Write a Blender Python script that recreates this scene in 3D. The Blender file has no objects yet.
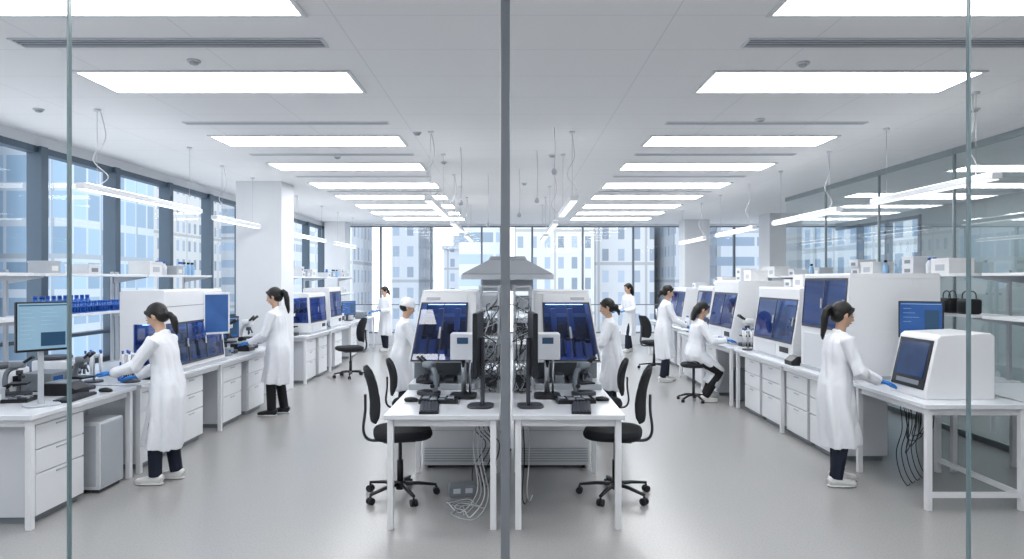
import bpy, bmesh, math, random
from mathutils import Vector, Matrix, noise as mnoise
random.seed(7)
SC=bpy.context.scene
COL=SC.collection
pi=math.pi
V=Vector

# ---------------------------------------------------------------- materials
def nd(nt,t,**k):
    n=nt.nodes.new(t)
    for a,b in k.items(): setattr(n,a,b)
    return n
def mth(nt,op,a,b=None):
    n=nt.nodes.new('ShaderNodeMath'); n.operation=op
    for i,q in enumerate((a,b)):
        if q is None: continue
        if isinstance(q,(int,float)): n.inputs[i].default_value=q
        else: nt.links.new(q,n.inputs[i])
    return n.outputs[0]
def mixc(nt,fac,c1,c2):
    n=nt.nodes.new('ShaderNodeMix'); n.data_type='RGBA'
    def s(sock,q):
        if isinstance(q,(tuple,list)): sock.default_value=(q[0],q[1],q[2],1)
        elif isinstance(q,(int,float)): sock.default_value=q
        else: nt.links.new(q,sock)
    s(n.inputs[0],fac); s(n.inputs[6],c1); s(n.inputs[7],c2)
    return n.outputs[2]
def M(name,c,rough=.5,metal=0,noise=.06,scale=6,emit=0,ecol=None,bump=0,bscale=60):
    m=bpy.data.materials.new(name); m.use_nodes=True; nt=m.node_tree
    p=nt.nodes['Principled BSDF']
    tc=nd(nt,'ShaderNodeTexCoord'); nz=nd(nt,'ShaderNodeTexNoise')
    nz.inputs['Scale'].default_value=scale; nz.inputs['Detail'].default_value=3
    nt.links.new(tc.outputs['Object'],nz.inputs['Vector'])
    c2=tuple(max(0,min(1,x*(1-noise*2))) for x in c)
    nt.links.new(mixc(nt,nz.outputs['Fac'],c,c2),p.inputs['Base Color'])
    p.inputs['Roughness'].default_value=rough; p.inputs['Metallic'].default_value=metal
    if emit:
        e=ecol or c
        p.inputs['Emission Color'].default_value=(e[0],e[1],e[2],1); p.inputs['Emission Strength'].default_value=emit
    if bump:
        n2=nd(nt,'ShaderNodeTexNoise'); n2.inputs['Scale'].default_value=bscale
        nt.links.new(tc.outputs['Object'],n2.inputs['Vector'])
        b=nd(nt,'ShaderNodeBump'); b.inputs['Strength'].default_value=bump; b.inputs['Distance'].default_value=.01
        nt.links.new(n2.outputs['Fac'],b.inputs['Height']); nt.links.new(b.outputs[0],p.inputs['Normal'])
    return m
def glassmat(name,tint,k=.6,base=.04,pw=4,gt=(1,1,1)):
    m=bpy.data.materials.new(name); m.use_nodes=True; nt=m.node_tree; nt.nodes.clear()
    o=nd(nt,'ShaderNodeOutputMaterial'); mx=nd(nt,'ShaderNodeMixShader')
    t=nd(nt,'ShaderNodeBsdfTransparent'); t.inputs[0].default_value=(*tint,1)
    g=nd(nt,'ShaderNodeBsdfGlossy'); g.inputs['Roughness'].default_value=.01; g.inputs[0].default_value=(*gt,1)
    lw=nd(nt,'ShaderNodeLayerWeight'); lw.inputs[0].default_value=.5
    f=mth(nt,'ADD',mth(nt,'MULTIPLY',mth(nt,'POWER',lw.outputs['Facing'],pw),k),base)
    nt.links.new(f,mx.inputs[0]); nt.links.new(t.outputs[0],mx.inputs[1]); nt.links.new(g.outputs[0],mx.inputs[2])
    nt.links.new(mx.outputs[0],o.inputs[0])
    return m
def facade(name,wall,win,cw,ch,fx=(.25,.75),fz=(.25,.8)):
    m=bpy.data.materials.new(name); m.use_nodes=True; nt=m.node_tree; p=nt.nodes['Principled BSDF']
    g=nd(nt,'ShaderNodeNewGeometry'); sp=nd(nt,'ShaderNodeSeparateXYZ'); nt.links.new(g.outputs['Position'],sp.inputs[0])
    u=mth(nt,'DIVIDE',mth(nt,'ADD',mth(nt,'ADD',sp.outputs[0],sp.outputs[1]),500.3),cw)
    w=mth(nt,'DIVIDE',mth(nt,'ADD',sp.outputs[2],200.2),ch)
    fu=mth(nt,'FRACT',u); fw=mth(nt,'FRACT',w)
    a=mth(nt,'MULTIPLY',mth(nt,'GREATER_THAN',fu,fx[0]),mth(nt,'LESS_THAN',fu,fx[1]))
    b=mth(nt,'MULTIPLY',mth(nt,'GREATER_THAN',fw,fz[0]),mth(nt,'LESS_THAN',fw,fz[1]))
    mask=mth(nt,'MULTIPLY',a,b)
    cb=nd(nt,'ShaderNodeCombineXYZ'); nt.links.new(mth(nt,'FLOOR',u),cb.inputs[0]); nt.links.new(mth(nt,'FLOOR',w),cb.inputs[1])
    wn=nd(nt,'ShaderNodeTexWhiteNoise'); nt.links.new(cb.outputs[0],wn.inputs['Vector'])
    wc=mixc(nt,wn.outputs['Value'],win,tuple(min(1,x*1.6+.06) for x in win))
    band=mth(nt,'LESS_THAN',mth(nt,'FRACT',mth(nt,'DIVIDE',w,4)),.035)
    pil=mth(nt,'LESS_THAN',mth(nt,'FRACT',mth(nt,'DIVIDE',u,3)),.05)
    wl=mixc(nt,mth(nt,'MAXIMUM',band,pil),wall,tuple(x*.72 for x in wall))
    nt.links.new(mixc(nt,mask,wl,wc),p.inputs['Base Color'])
    nt.links.new(mth(nt,'SUBTRACT',.8,mth(nt,'MULTIPLY',mask,.4)),p.inputs['Roughness'])
    return m
def ceilmat():
    m=bpy.data.materials.new('ceiling_tiles'); m.use_nodes=True; nt=m.node_tree; p=nt.nodes['Principled BSDF']
    g=nd(nt,'ShaderNodeNewGeometry'); sp=nd(nt,'ShaderNodeSeparateXYZ'); nt.links.new(g.outputs['Position'],sp.inputs[0])
    a=mth(nt,'LESS_THAN',mth(nt,'FRACT',mth(nt,'DIVIDE',mth(nt,'ADD',sp.outputs[0],12.05),1.0)),.007)
    b=mth(nt,'LESS_THAN',mth(nt,'FRACT',mth(nt,'DIVIDE',mth(nt,'ADD',sp.outputs[1],12.2),.6)),.011)
    mk_=mth(nt,'MAXIMUM',a,b)
    nz=nd(nt,'ShaderNodeTexNoise'); nz.inputs['Scale'].default_value=1.3
    nt.links.new(g.outputs['Position'],nz.inputs['Vector'])
    base=mixc(nt,nz.outputs['Fac'],(.90,.905,.915),(.88,.888,.90))
    nt.links.new(mixc(nt,mk_,base,(.75,.76,.78)),p.inputs['Base Color']); p.inputs['Roughness'].default_value=.85
    return m
def floormat():
    m=bpy.data.materials.new('resin_floor'); m.use_nodes=True; nt=m.node_tree; p=nt.nodes['Principled BSDF']
    g=nd(nt,'ShaderNodeNewGeometry')
    n1=nd(nt,'ShaderNodeTexNoise'); n1.inputs['Scale'].default_value=.5; n1.inputs['Detail'].default_value=1
    n2=nd(nt,'ShaderNodeTexNoise'); n2.inputs['Scale'].default_value=75; n2.inputs['Detail'].default_value=2
    for n in (n1,n2): nt.links.new(g.outputs['Position'],n.inputs['Vector'])
    c=mixc(nt,n1.outputs['Fac'],(.368,.364,.360),(.345,.343,.342))
    sp=mth(nt,'MULTIPLY',mth(nt,'GREATER_THAN',n2.outputs['Fac'],.56),.25)
    c2=mixc(nt,sp,c,(.24,.24,.245))
    nt.links.new(c2,p.inputs['Base Color'])
    p.inputs['Roughness'].default_value=.26
    return m
def screenmat(name,c1,c2,em):
    m=bpy.data.materials.new(name); m.use_nodes=True; nt=m.node_tree; p=nt.nodes['Principled BSDF']
    tc=nd(nt,'ShaderNodeTexCoord'); nz=nd(nt,'ShaderNodeTexNoise'); nz.inputs['Scale'].default_value=4
    nt.links.new(tc.outputs['Object'],nz.inputs['Vector'])
    cc=mixc(nt,nz.outputs['Fac'],c1,c2)
    nt.links.new(cc,p.inputs['Base Color']); nt.links.new(cc,p.inputs['Emission Color'])
    p.inputs['Emission Strength'].default_value=em; p.inputs['Roughness'].default_value=.12
    return m

WHITE=M('white_powdercoat',(.79,.80,.825),.35,noise=.02)
WHITE2=M('offwhite_plastic',(.69,.71,.745),.4,noise=.03)
LGREY=M('light_grey_metal',(.48,.51,.55),.4)
MGREY=M('mid_grey_plastic',(.24,.27,.30),.45)
DGREY=M('dark_grey_plastic',(.055,.06,.075),.4)
BLACK=M('black_plastic',(.012,.014,.018),.4)
FABRIC=M('black_mesh_fabric',(.014,.016,.021),.85,bump=.4,bscale=250)
STEEL=M('brushed_steel',(.55,.57,.60),.3,.9)
WORKTOP=M('worktop_laminate',(.71,.73,.765),.25,noise=.02)
FRAMEB=M('blue_grey_aluminium',(.09,.13,.175),.4,.2)
FRAMEF=M('slim_grey_aluminium',(.20,.23,.27),.4,.2)
PFRAME=M('partition_joint',(.34,.39,.41),.3,.2)
POST=M('satin_anodised_metal',(.28,.30,.33),.35,.3)
COATM=M('white_cotton',(.81,.83,.87),.9,noise=.03,bump=.45,bscale=16)
SKIN=M('skin',(.60,.39,.28),.55)
SKIN2=M('lips',(.45,.16,.14),.5)
HAIR=M('black_hair',(.006,.005,.005),.4,bump=.6,bscale=120)
GLOVE=M('blue_nitrile',(.02,.20,.58),.4)
NAVY=M('navy_trousers',(.012,.018,.038),.85)
BLKTR=M('black_trousers',(.010,.010,.013),.85)
SHOEW=M('white_leather',(.75,.75,.74),.5)
EYEM=M('eye_dark',(.03,.02,.015),.2)
BLUECAP=M('blue_plastic',(.02,.12,.48),.35)
BLUELIQ=M('blue_faint_glow',(.05,.18,.55),.2,emit=.05)  # opaque blue with a faint glow put into the colour
LBLUE=M('pale_blue_plastic',(.35,.55,.78),.4)
CARD=M('white_card',(.78,.79,.80),.8)
CABLEW=M('white_cable',(.70,.70,.71),.5)
PANEL=M('light_diffuser',(1,1,1),.5,emit=9.5,ecol=(.98,.99,1),noise=0)
PEND=M('pendant_diffuser',(1,1,1),.5,emit=1.15,ecol=(.97,.985,1),noise=0)
CEILFILL=M('added_ceiling_fill',(1,1,1),.5,emit=2.3,ecol=(.98,.99,1),noise=0)  # added glow for pendant tops, brightens the ceiling
CAVFILL=M('cabinet_fill_glow',(1,1,1),.5,emit=8,ecol=(.85,.91,1),noise=0)  # added glow that lightens the machine interiors
SLOT=M('vent_slot',(.17,.18,.20),.6)
CEIL=ceilmat(); FLOOR=floormat()
WALLM=M('wall_paint',(.74,.76,.79),.8,noise=.02)
GWALL=M('grey_green_wall',(.46,.52,.53),.8,noise=.03)
INTB=M('cabinet_interior',(.13,.17,.26),.5,noise=.1)
DWIN=screenmat('dark_blue_screen',(.004,.012,.040),(.02,.06,.18),.3)
SCRB=screenmat('screen_blue',(.012,.045,.15),(.035,.11,.30),.5)
SCRG=screenmat('screen_slate',(.17,.28,.37),(.25,.37,.46),.45)
SCRL=M('screen_light_panel',(.34,.48,.58),.3,emit=.28)
SCRD=M('screen_dark_panel',(.03,.08,.15),.2,emit=.15)
WGLASS=glassmat('window_glass',(.96,.98,1),.35,.02,5)
PGLASS=glassmat('partition_glass',(.74,.81,.82),.55,.12,2.2)
TGLASS=glassmat('tinted_blue_glass',(.16,.28,.64),.35,.06,3)
GEDGE=M('glass_edge',(.20,.28,.30),.3)

# ---------------------------------------------------------------- builder
class B:
    def __init__(s): s.v=[];s.f=[];s.m=[];s.s=[]
    def add(s,vs,fs,mi=0,sm=False):
        o=len(s.v); s.v+=[tuple(v) for v in vs]
        for f in fs: s.f.append([o+i for i in f]); s.m.append(mi); s.s.append(sm)
        return s
    def box(s,x0,x1,y0,y1,z0,z1,mi=0):
        vs=[(x,y,z) for z in (z0,z1) for y in (y0,y1) for x in (x0,x1)]
        return s.add(vs,[(0,2,3,1),(4,5,7,6),(0,1,5,4),(2,6,7,3),(0,4,6,2),(1,3,7,5)],mi)
    def quad(s,a,b,c,d,mi=0): return s.add([a,b,c,d],[(0,1,2,3)],mi)
    def prism(s,pts,ax,a,b,mi=0):
        def P(p,t):
            if ax=='x': return (t,p[0],p[1])
            if ax=='y': return (p[0],t,p[1])
            return (p[0],p[1],t)
        n=len(pts); vs=[P(p,a) for p in pts]+[P(p,b) for p in pts]
        fs=[list(range(n))[::-1],list(range(n,2*n))]+[(i,(i+1)%n,n+(i+1)%n,n+i) for i in range(n)]
        return s.add(vs,fs,mi)
    def tube(s,pts,rad,n=10,mi=0,side=None,wave=None,pw=1):
        pts=[V(p) for p in pts]; k=len(pts); vs=[]; prev=None
        for i,p in enumerate(pts):
            t=(pts[min(i+1,k-1)]-pts[max(i-1,0)]).normalized()
            if side is not None: u=V(side)
            elif prev is not None: u=prev
            else: u=V((0,0,1)) if abs(t.z)<.9 else V((1,0,0))
            u=(u-t*u.dot(t)); u=u.normalized() if u.length>1e-6 else t.orthogonal().normalized()
            prev=u; w=t.cross(u)
            r=rad[i] if isinstance(rad,(list,tuple)) else rad
            ru,rw=(r if isinstance(r,(tuple,list)) else (r,r))
            for j in range(n):
                a=2*pi*j/n; c,d=math.cos(a),math.sin(a)
                if pw!=1: c=math.copysign(abs(c)**pw,c); d=math.copysign(abs(d)**pw,d)
                q=1+(wave[i]*math.sin(a*7+i*.35) if wave else 0)
                vs.append(p+u*ru*q*c+w*rw*q*d)
        fs=[]
        for i in range(k-1):
            for j in range(n):
                a=i*n+j; b=i*n+(j+1)%n; fs.append((a,b,b+n,a+n))
        s.add(vs,fs,mi,True)
        o=len(s.v)-k*n
        s.f.append([o+j for j in range(n)][::-1]); s.m.append(mi); s.s.append(False)
        s.f.append([o+(k-1)*n+j for j in range(n)]); s.m.append(mi); s.s.append(False)
        return s
    def cyl(s,a,b,r,r2=None,n=16,mi=0): return s.tube([a,b],[r,r if r2 is None else r2],n,mi)
    def ell(s,c,r,R=None,n=14,m=9,mi=0):
        R=R or Matrix.Identity(3); c=V(c); vs=[c+R@V((0,0,r[2]))]
        for i in range(1,m):
            a=pi*i/m
            for j in range(n):
                b=2*pi*j/n; vs.append(c+R@V((r[0]*math.sin(a)*math.cos(b),r[1]*math.sin(a)*math.sin(b),r[2]*math.cos(a))))
        vs.append(c+R@V((0,0,-r[2]))); L=len(vs)-1; fs=[]
        for j in range(n):
            fs.append((0,1+j,1+(j+1)%n)); fs.append((L,L-n+(j+1)%n,L-n+j))
        for i in range(m-2):
            for j in range(n):
                a=1+i*n+j; b=1+i*n+(j+1)%n; fs.append((a,a+n,b+n,b))
        return s.add(vs,fs,mi,True)
    def slab(s,cx,cy,z0,z1,w,d,pw=.45,n=28,mi=0,e=.015):
        return s.tube([(cx,cy,z0),(cx,cy,z0+e*.4),(cx,cy,z0+e),(cx,cy,z1-e),(cx,cy,z1-e*.4),(cx,cy,z1)],
            [(w/2-e,d/2-e),(w/2-e*.3,d/2-e*.3),(w/2,d/2),(w/2,d/2),(w/2-e*.3,d/2-e*.3),(w/2-e,d/2-e)],n,mi,side=(1,0,0),pw=pw)

def mk(name,b,mats,parent=None,bev=0,loc=(0,0,0),rz=0,vox=0,sm=0,crease=0):
    me=bpy.data.meshes.new(name); me.from_pydata(b.v,[],b.f)
    if not isinstance(mats,(list,tuple)): mats=[mats]
    for m in mats: me.materials.append(m)
    for p,mi,s in zip(me.polygons,b.m,b.s): p.material_index=mi; p.use_smooth=s
    bm=bmesh.new(); bm.from_mesh(me); bmesh.ops.recalc_face_normals(bm,faces=bm.faces); bm.to_mesh(me); bm.free()
    o=bpy.data.objects.new(name,me); COL.objects.link(o)
    if vox:
        r=o.modifiers.new('r','REMESH'); r.mode='VOXEL'; r.voxel_size=vox; r.use_smooth_shade=True
        if sm: q=o.modifiers.new('s','SMOOTH'); q.iterations=sm; q.factor=.5
        bpy.context.view_layer.update()
        dg=bpy.context.evaluated_depsgraph_get(); m2=bpy.data.meshes.new_from_object(o.evaluated_get(dg))
        o.modifiers.clear(); o.data=m2; bpy.data.meshes.remove(me); m2.name=name
        if not m2.materials:
            for m in mats: m2.materials.append(m)
        for p in m2.polygons: p.use_smooth=True
        if crease:
            off=random.uniform(0,50); nn=[v.normal.copy() for v in m2.vertices]
            for v,n_ in zip(m2.vertices,nn):
                c=v.co; q=abs(mnoise.noise(V((c.x*11+off,c.y*11,c.z*3.2+c.x*4))))*2.0-.30+.4*mnoise.noise(V((c.x*22+off,c.y*22,c.z*7)))
                v.co=c+n_*q*crease
    elif bev:
        w=o.modifiers.new('bevel','BEVEL'); w.width=bev; w.segments=2; w.limit_method='ANGLE'; w.angle_limit=.7
    o.location=loc; o.rotation_euler=(0,0,rz)
    if parent: o.parent=parent
    return o
def tag(o,label,cat,group=None,kind=None):
    o['label']=label; o['category']=cat
    if group: o['group']=group
    if kind: o['kind']=kind
    return o
def thing(name,label,cat,loc=(0,0,0),rz=0,group=None,scale=1):
    e=bpy.data.objects.new(name,None); COL.objects.link(e); e.empty_display_size=.1
    e.location=loc; e.rotation_euler=(0,0,rz); e.scale=(scale,)*3
    return tag(e,label,cat,group)
def solo(name,b,mats,label,cat,group=None,kind=None,**k):
    return tag(mk(name,b,mats,**k),label,cat,group,kind)
def clone(root,loc,rz=None,label=None,scale=None):
    def cp(o,par):
        n=o.copy(); COL.objects.link(n); n.parent=par
        for c in o.children: cp(c,n)
        return n
    n=cp(root,None); n.location=loc
    if rz is not None: n.rotation_euler=(0,0,rz)
    if label: n['label']=label
    if scale: n.scale=(scale,)*3
    return n
def struct(name,b,mats,parent=None,**k):
    o=mk(name,b,mats,parent,**k)
    if parent is None: o['kind']='structure'
    return o
def smooth(pts,n=6):
    P=[V(p) for p in pts]; out=[]
    for i in range(len(P)-1):
        p0=P[max(i-1,0)];p1=P[i];p2=P[i+1];p3=P[min(i+2,len(P)-1)]
        for j in range(n):
            t=j/n; out.append(.5*((2*p1)+(p2-p0)*t+(2*p0-5*p1+4*p2-p3)*t*t+(3*p1-p0-3*p2+p3)*t**3))
    out.append(P[-1]); return out

ZC=3.35; BT=.83
# ---------------------------------------------------------------- people
def ik(S,T,l1,l2,pole):
    S=V(S);T=V(T); d=T-S; L=min(d.length,(l1+l2)*.995); n=d.normalized(); T=S+n*L
    a=(l1*l1-l2*l2+L*L)/(2*L); h=math.sqrt(max(l1*l1-a*a,0)); p=V(pole); p=(p-n*p.dot(n)).normalized()
    return S+n*a+p*h,T
def glove(b,W,f,nrm,sd,curl):
    f=V(f).normalized(); n=V(nrm); n=(n-f*n.dot(f)).normalized(); t=f.cross(n)*sd
    b.tube([W-f*.05,W,W+f*.03,W+f*.07,W+f*.095],[(.030,.027),(.029,.022),(.036,.019),(.042,.018),(.038,.014)],12,side=t)
    for off,L in ((-.030,.060),(-.010,.074),(.010,.080),(.030,.072)):
        p=W+f*.085+t*off; pts=[p]; a=.15
        for q in (.45,.32,.25):
            d=f*math.cos(a)+n*math.sin(a)+t*off*1.2; p=p+d.normalized()*L*q; pts.append(p); a+=curl
        b.tube(pts,[.010,.0092,.0085,.0062],8)
    p=W+f*.022+t*.028
    b.tube([p,p+f*.026+t*.022+n*.008,p+f*.052+t*.030+n*.018,p+f*.074+t*.028+n*.026],[.014,.012,.010,.007],8)
def person(label,loc,rz,H=1.62,lean=.1,nod=.25,yaw=0,hands=None,seat=None,hair='bun',trou=NAVY,shoe=SHOEW,vox=.010,hem=.40,
           fdirs=None,foot=(.05,-.05),foot_y=.36,curl=.45,sweep=0):
    k=H/1.655
    R=thing('person',label,'person',loc,rz,None,k)
    P=V((0,-.02-.15*math.sin(lean),.88)) if seat is None else V((0,0,seat/k+.095))
    u=V((0,math.sin(lean),math.cos(lean)))
    N=P+u*.50; hl=lean+nod*.4; hd=V((0,math.sin(hl),math.cos(hl)))
    Hc=N+hd*.165
    RH=Matrix.Rotation(yaw,3,'Z')@Matrix.Rotation(-(lean*.5+nod),3,'X')
    h=lambda x,y,z: Hc+RH@V((x,y,z))
    legs=[]
    for i,sx in enumerate((-1,1)):
        hip=P+V((sx*.088,0,-.03))
        if seat is None: ank=V((sx*.095,foot[i]-.02,.085)); 
        else: ank=V((sx*.11,foot_y+foot[i]*.8,.085))
        l=(.389,.382) if seat is None else (.405,.395)
        kn,ank=ik(hip,ank,l[0],l[1],(sx*.1,1,.1 if seat is None else .5)); legs.append((hip,kn,ank))
    arms=[]
    hands=hands or ((-.2,.1,.82),(.2,.1,.82))
    for i,sx in enumerate((-1,1)):
        S=P+u*.435+V((sx*.158,0,0)); T=V(hands[i])
        el,T=ik(S,T,.275,.245,(sx*.6,-.6,-.9)); arms.append((S,el,T))
    b=B()
    b.tube([P-u*.09,P-u*.02,P+u*.08,P+u*.17,P+u*.30,P+u*.40,P+u*.455,P+u*.49],
        [(.10,.08),(.135,.09),(.125,.085),(.115,.08),(.135,.095),(.145,.088),(.12,.07),(.06,.05)],20,side=(1,0,0))
    b.tube([N-u*.06,N+hd*.03,N+hd*.11],[.055,.046,.048],14,side=(1,0,0))
    b.ell(h(0,-.008,.018),(.074,.092,.094),RH,20,14)
    b.ell(h(0,.018,-.035),(.058,.066,.068),RH,18,12)
    b.ell(h(0,.048,-.078),(.030,.032,.026),RH)
    b.tube([h(0,.078,.012),h(0,.092,-.008),h(0,.104,-.028),h(0,.088,-.036)],[.008,.009,.013,.010],8)
    for sx in (-1,1):
        b.ell(h(sx*.076,-.004,-.008),(.010,.018,.030),RH,10,8)
        b.ell(h(sx*.032,.070,-.030),(.022,.018,.018),RH)
    for (S,el,T),sx in zip(arms,(-1,1)):
        b.tube([S-V((sx*.03,0,0)),S,S.lerp(el,.5),el,el.lerp(T,.3),T,T+(T-el).normalized()*.03],[.04,.050,.042,.036,.036,.026,.024],12)
    for hip,kn,ank in legs:
        b.tube([hip+V((0,0,.04)),hip,hip.lerp(kn,.5),kn,kn.lerp(ank,.3),ank,ank-V((0,0,.03))],[.06,.074,.066,.052,.052,.036,.036],14)
        b.tube([ank+V((0,-.03,-.045)),ank+V((0,.04,-.045)),ank+V((0,.12,-.055)),ank+V((0,.15,-.058))],[(.028,.03),(.036,.034),(.036,.022),(.02,.012)],12,side=(1,0,0))
    mk('body',b,SKIN,R,vox=vox*.8,sm=2)
    for sx in (-1,1):
        e=B(); e.ell(h(sx*.030,.0835,.002),(.0095,.005,.0040),RH,10,6)
        mk('eye',e,EYEM,R)
        e=B(); e.tube([h(sx*.020,.088,.020),h(sx*.032,.087,.024),h(sx*.044,.079,.021)],.0018,6)
        mk('eyebrow',e,EYEM,R)
    e=B(); e.tube([h(-.020,.079,-.062),h(-.008,.087,-.059),h(.008,.087,-.059),h(.020,.079,-.062)],[.003,.006,.006,.003],8); mk('mouth',e,SKIN2,R)
    c=B()
    if seat is None:
        low=V((0,.01+sweep,hem)); mid=P.lerp(low,.55)+V((0,-.01,0))
        c.tube([low,low.lerp(mid,.5),mid,P-V((0,0,.08)),P+u*.03,P+u*.14,P+u*.22,P+u*.32,P+u*.41,P+u*.455,P+u*.49,P+u*.51],
            [(.192,.162),(.190,.160),(.186,.156),(.180,.150),(.172,.142),(.150,.122),(.147,.116),(.158,.122),(.166,.110),(.142,.090),(.085,.07),(.06,.055)],
            42,side=(1,0,0),wave=[.11,.10,.08,.05,.02,.025,.01,0,0,0,0,0])
    else:
        c.tube([P-u*.10,P-u*.03,P+u*.05,P+u*.14,P+u*.22,P+u*.32,P+u*.41,P+u*.455,P+u*.49,P+u*.51],
            [(.15,.12),(.185,.15),(.18,.145),(.16,.125),(.155,.118),(.165,.125),(.17,.115),(.145,.092),(.085,.07),(.06,.055)],
            30,side=(1,0,0),wave=[0,.02,.02,.02,.01,0,0,0,0,0])
        kc=(legs[0][1]+legs[1][1])/2; ac=(legs[0][2]+legs[1][2])/2
        c.tube([P+V((0,-.08,-.02)),P+V((0,.03,-.02)),P.lerp(kc,.6),kc+V((0,.0,.0)),kc.lerp(ac,.28)+V((0,.0,0)),kc.lerp(ac,.55)+V((0,.0,0))],
            [(.16,.10),(.185,.12),(.18,.115),(.175,.11),(.17,.11),(.165,.11)],30,side=(1,0,0),wave=[0,.01,.03,.04,.06,.07])
    for s in (-1,1):
        c.tube([N+V((0,-.058,.008)),N+V((s*.05,-.032,.008)),N+V((s*.066,.02,-.02)),N+V((s*.040,.085,-.07)),N+V((s*.02,.115,-.15))],[(.024,.018),(.026,.018),(.028,.018),(.032,.014),(.012,.010)],8)
    for (S,el,T),sx in zip(arms,(-1,1)):
        d=(T-el).normalized()
        c.tube([S-V((sx*.05,0,-.005)),S+V((sx*.005,0,.005)),S.lerp(el,.45),S.lerp(el,.85),el,el.lerp(T,.2),el.lerp(T,.6),T-d*.012],
            [.050,.063,.056,.052,.056,.053,.048,.045],16,wave=[0,0,.05,.09,.09,.08,.05,.0])
    mk('lab_coat',c,COATM,R,vox=vox,sm=1,crease=.010 if vox<.0125 else .005)
    t=B()
    t.tube([P-V((0,0,.06)),P+V((0,0,.02)),P+u*.05],[(.10,.075),(.125,.085),(.10,.07)],18,side=(1,0,0))
    for hip,kn,ank in legs:
        t.tube([hip,hip.lerp(kn,.5),kn,kn.lerp(ank,.5),ank+V((0,0,-.01))],[.076,.074,.066,.062,.056],16,wave=[0,.01,.03,.04,.05])
    mk('trousers',t,trou,R,vox=vox,sm=1)
    for hip,kn,ank in legs:
        s=B(); x,y=ank.x,ank.y
        s.tube([(x,y-.068,.045),(x,y-.055,.05),(x,y,.052),(x,y+.06,.042),(x,y+.12,.036),(x,y+.165,.032),(x,y+.182,.028)],
               [(.022,.03),(.036,.046),(.040,.050),(.043,.038),(.044,.031),(.034,.024),(.014,.012)],16,side=(1,0,0),pw=.8)
        so=mk('shoe',s,shoe,R)
        mk('sole',B().slab(x,y+.055,0,.024,.094,.26,.8),SHOEW,so)
    g=B()
    if hair=='cap':
        g.ell(h(0,-.015,.045),(.088,.104,.086),RH,20,12); g.tube([h(-.08,.0,.02),h(-.06,.075,.028),h(0,.098,.035),h(.06,.075,.028),h(.08,0,.02),h(.06,-.08,.01),h(0,-.11,.0),h(-.06,-.08,.01),h(-.08,0,.02)],.010,8)
        mk('surgical_cap',g,WHITE,R,vox=.008,sm=3)
        g=B(); g.ell(h(0,-.03,-.01),(.078,.080,.062),RH); mk('hair',g,HAIR,R,vox=.008,sm=2)
    else:
        g.ell(h(0,-.020,.030),(.083,.097,.092),RH,20,14); g.ell(h(0,-.048,-.010),(.077,.065,.075),RH,16,12)
        for sx in (-1,1): 
            g.tube([h(sx*.02,.068,.080),h(sx*.055,.052,.058),h(sx*.074,.025,.022),h(sx*.078,.008,-.015)],[.012,.014,.013,.007],8)
        if hair=='pony':
            g.tube([h(0,-.10,.035),h(0,-.135,.035),h(0,-.155,.0),h(0,-.155,-.07),h(0,-.14,-.15),h(.0,-.13,-.23),h(0,-.12,-.27)],[.022,.028,.034,.034,.030,.020,.006],12)
            g.tube([h(.012,-.14,.0),h(.02,-.165,-.07),h(.014,-.15,-.17),h(.02,-.12,-.25)],[.014,.014,.012,.004],8)
        elif hair=='low':
            g.tube([h(0,-.085,-.03),h(0,-.118,-.045),h(0,-.13,-.09),h(0,-.12,-.14),h(0,-.10,-.20),h(0,-.09,-.24)],[.034,.028,.032,.032,.022,.006],12)
        elif hair=='bun':
            g.ell(h(0,-.115,-.035),(.042,.038,.045),RH); g.tube([h(0,-.11,-.06),h(.0,-.135,-.10),h(0,-.125,-.15)],[.03,.026,.01],10)
        elif hair=='long':
            g.tube([h(0,-.05,.06),h(0,-.085,-.02),h(0,-.095,-.12),h(0,-.085,-.20)],[(.06,.05),(.085,.05),(.085,.04),(.06,.02)],16,side=(1,0,0))
        mk('hair',g,HAIR,R,vox=.007,sm=1,crease=.004)
    for i,((S,el,T),sx) in enumerate(zip(arms,(-1,1))):
        q=B(); f=(T-el).normalized()
        if fdirs: f=V(fdirs[i]).normalized()
        glove(q,T,f,(0,.0,-1) if abs(f.z)<.8 else (-sx,0,0),-sx,curl)
        mk('glove',q,GLOVE,R,vox=.0045 if vox<.012 else .006,sm=1)
    return R

person('dark-haired person in white lab coat and blue gloves at a bench',(-3.10,6.08,0),pi/2,1.59,.12,.42,0,
    hands=((-.13,.40,1.02),(.15,.34,.95)),fdirs=((0,1,.02),(0,1,-.15)),hair='low',vox=.009,hem=.33)
person('person with long ponytail in white lab coat reaching over a bench',(-3.14,9.1,0),pi/2,1.69,.07,.25,0,
    hands=((-.13,.30,.95),(.15,.30,.93)),fdirs=((0,1,-.1),(0,1,-.1)),hair='pony',trou=BLKTR,shoe=BLACK,hem=.42,vox=.011)
person('person in white lab coat standing by the windows',(-3.20,17.2,0),2.4,1.62,.05,.2,0,hands=((-.14,.26,1.05),(.14,.28,1.02)),hair='bun',vox=.014)
person('person in white cap and lab coat standing at an instrument',(-1.36,8.6,0),-pi/2+.25,1.56,.10,.25,0,
    hands=((-.16,.34,1.0),(.16,.34,1.0)),hair='cap',vox=.012,hem=.45)
person('dark-haired person in lab coat standing at an instrument',(1.24,8.6,0),pi/2-.1,1.56,.10,.25,0,
    hands=((-.16,.34,1.0),(.16,.34,1.0)),hair='bun',vox=.012,hem=.45)
person('person with long hair in white lab coat walking between benches',(2.90,17.0,0),pi/2+.4,1.70,.05,.15,0,hands=((-.16,.22,1.0),(.16,.24,1.0)),hair='long',vox=.014,foot=(.12,-.10))
person('dark-haired person in white lab coat standing at a bench',(2.72,12.1,0),-pi/2,1.70,.10,.25,0,
    hands=((-.14,.33,.98),(.14,.33,.95)),hair='bun',vox=.013)
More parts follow.
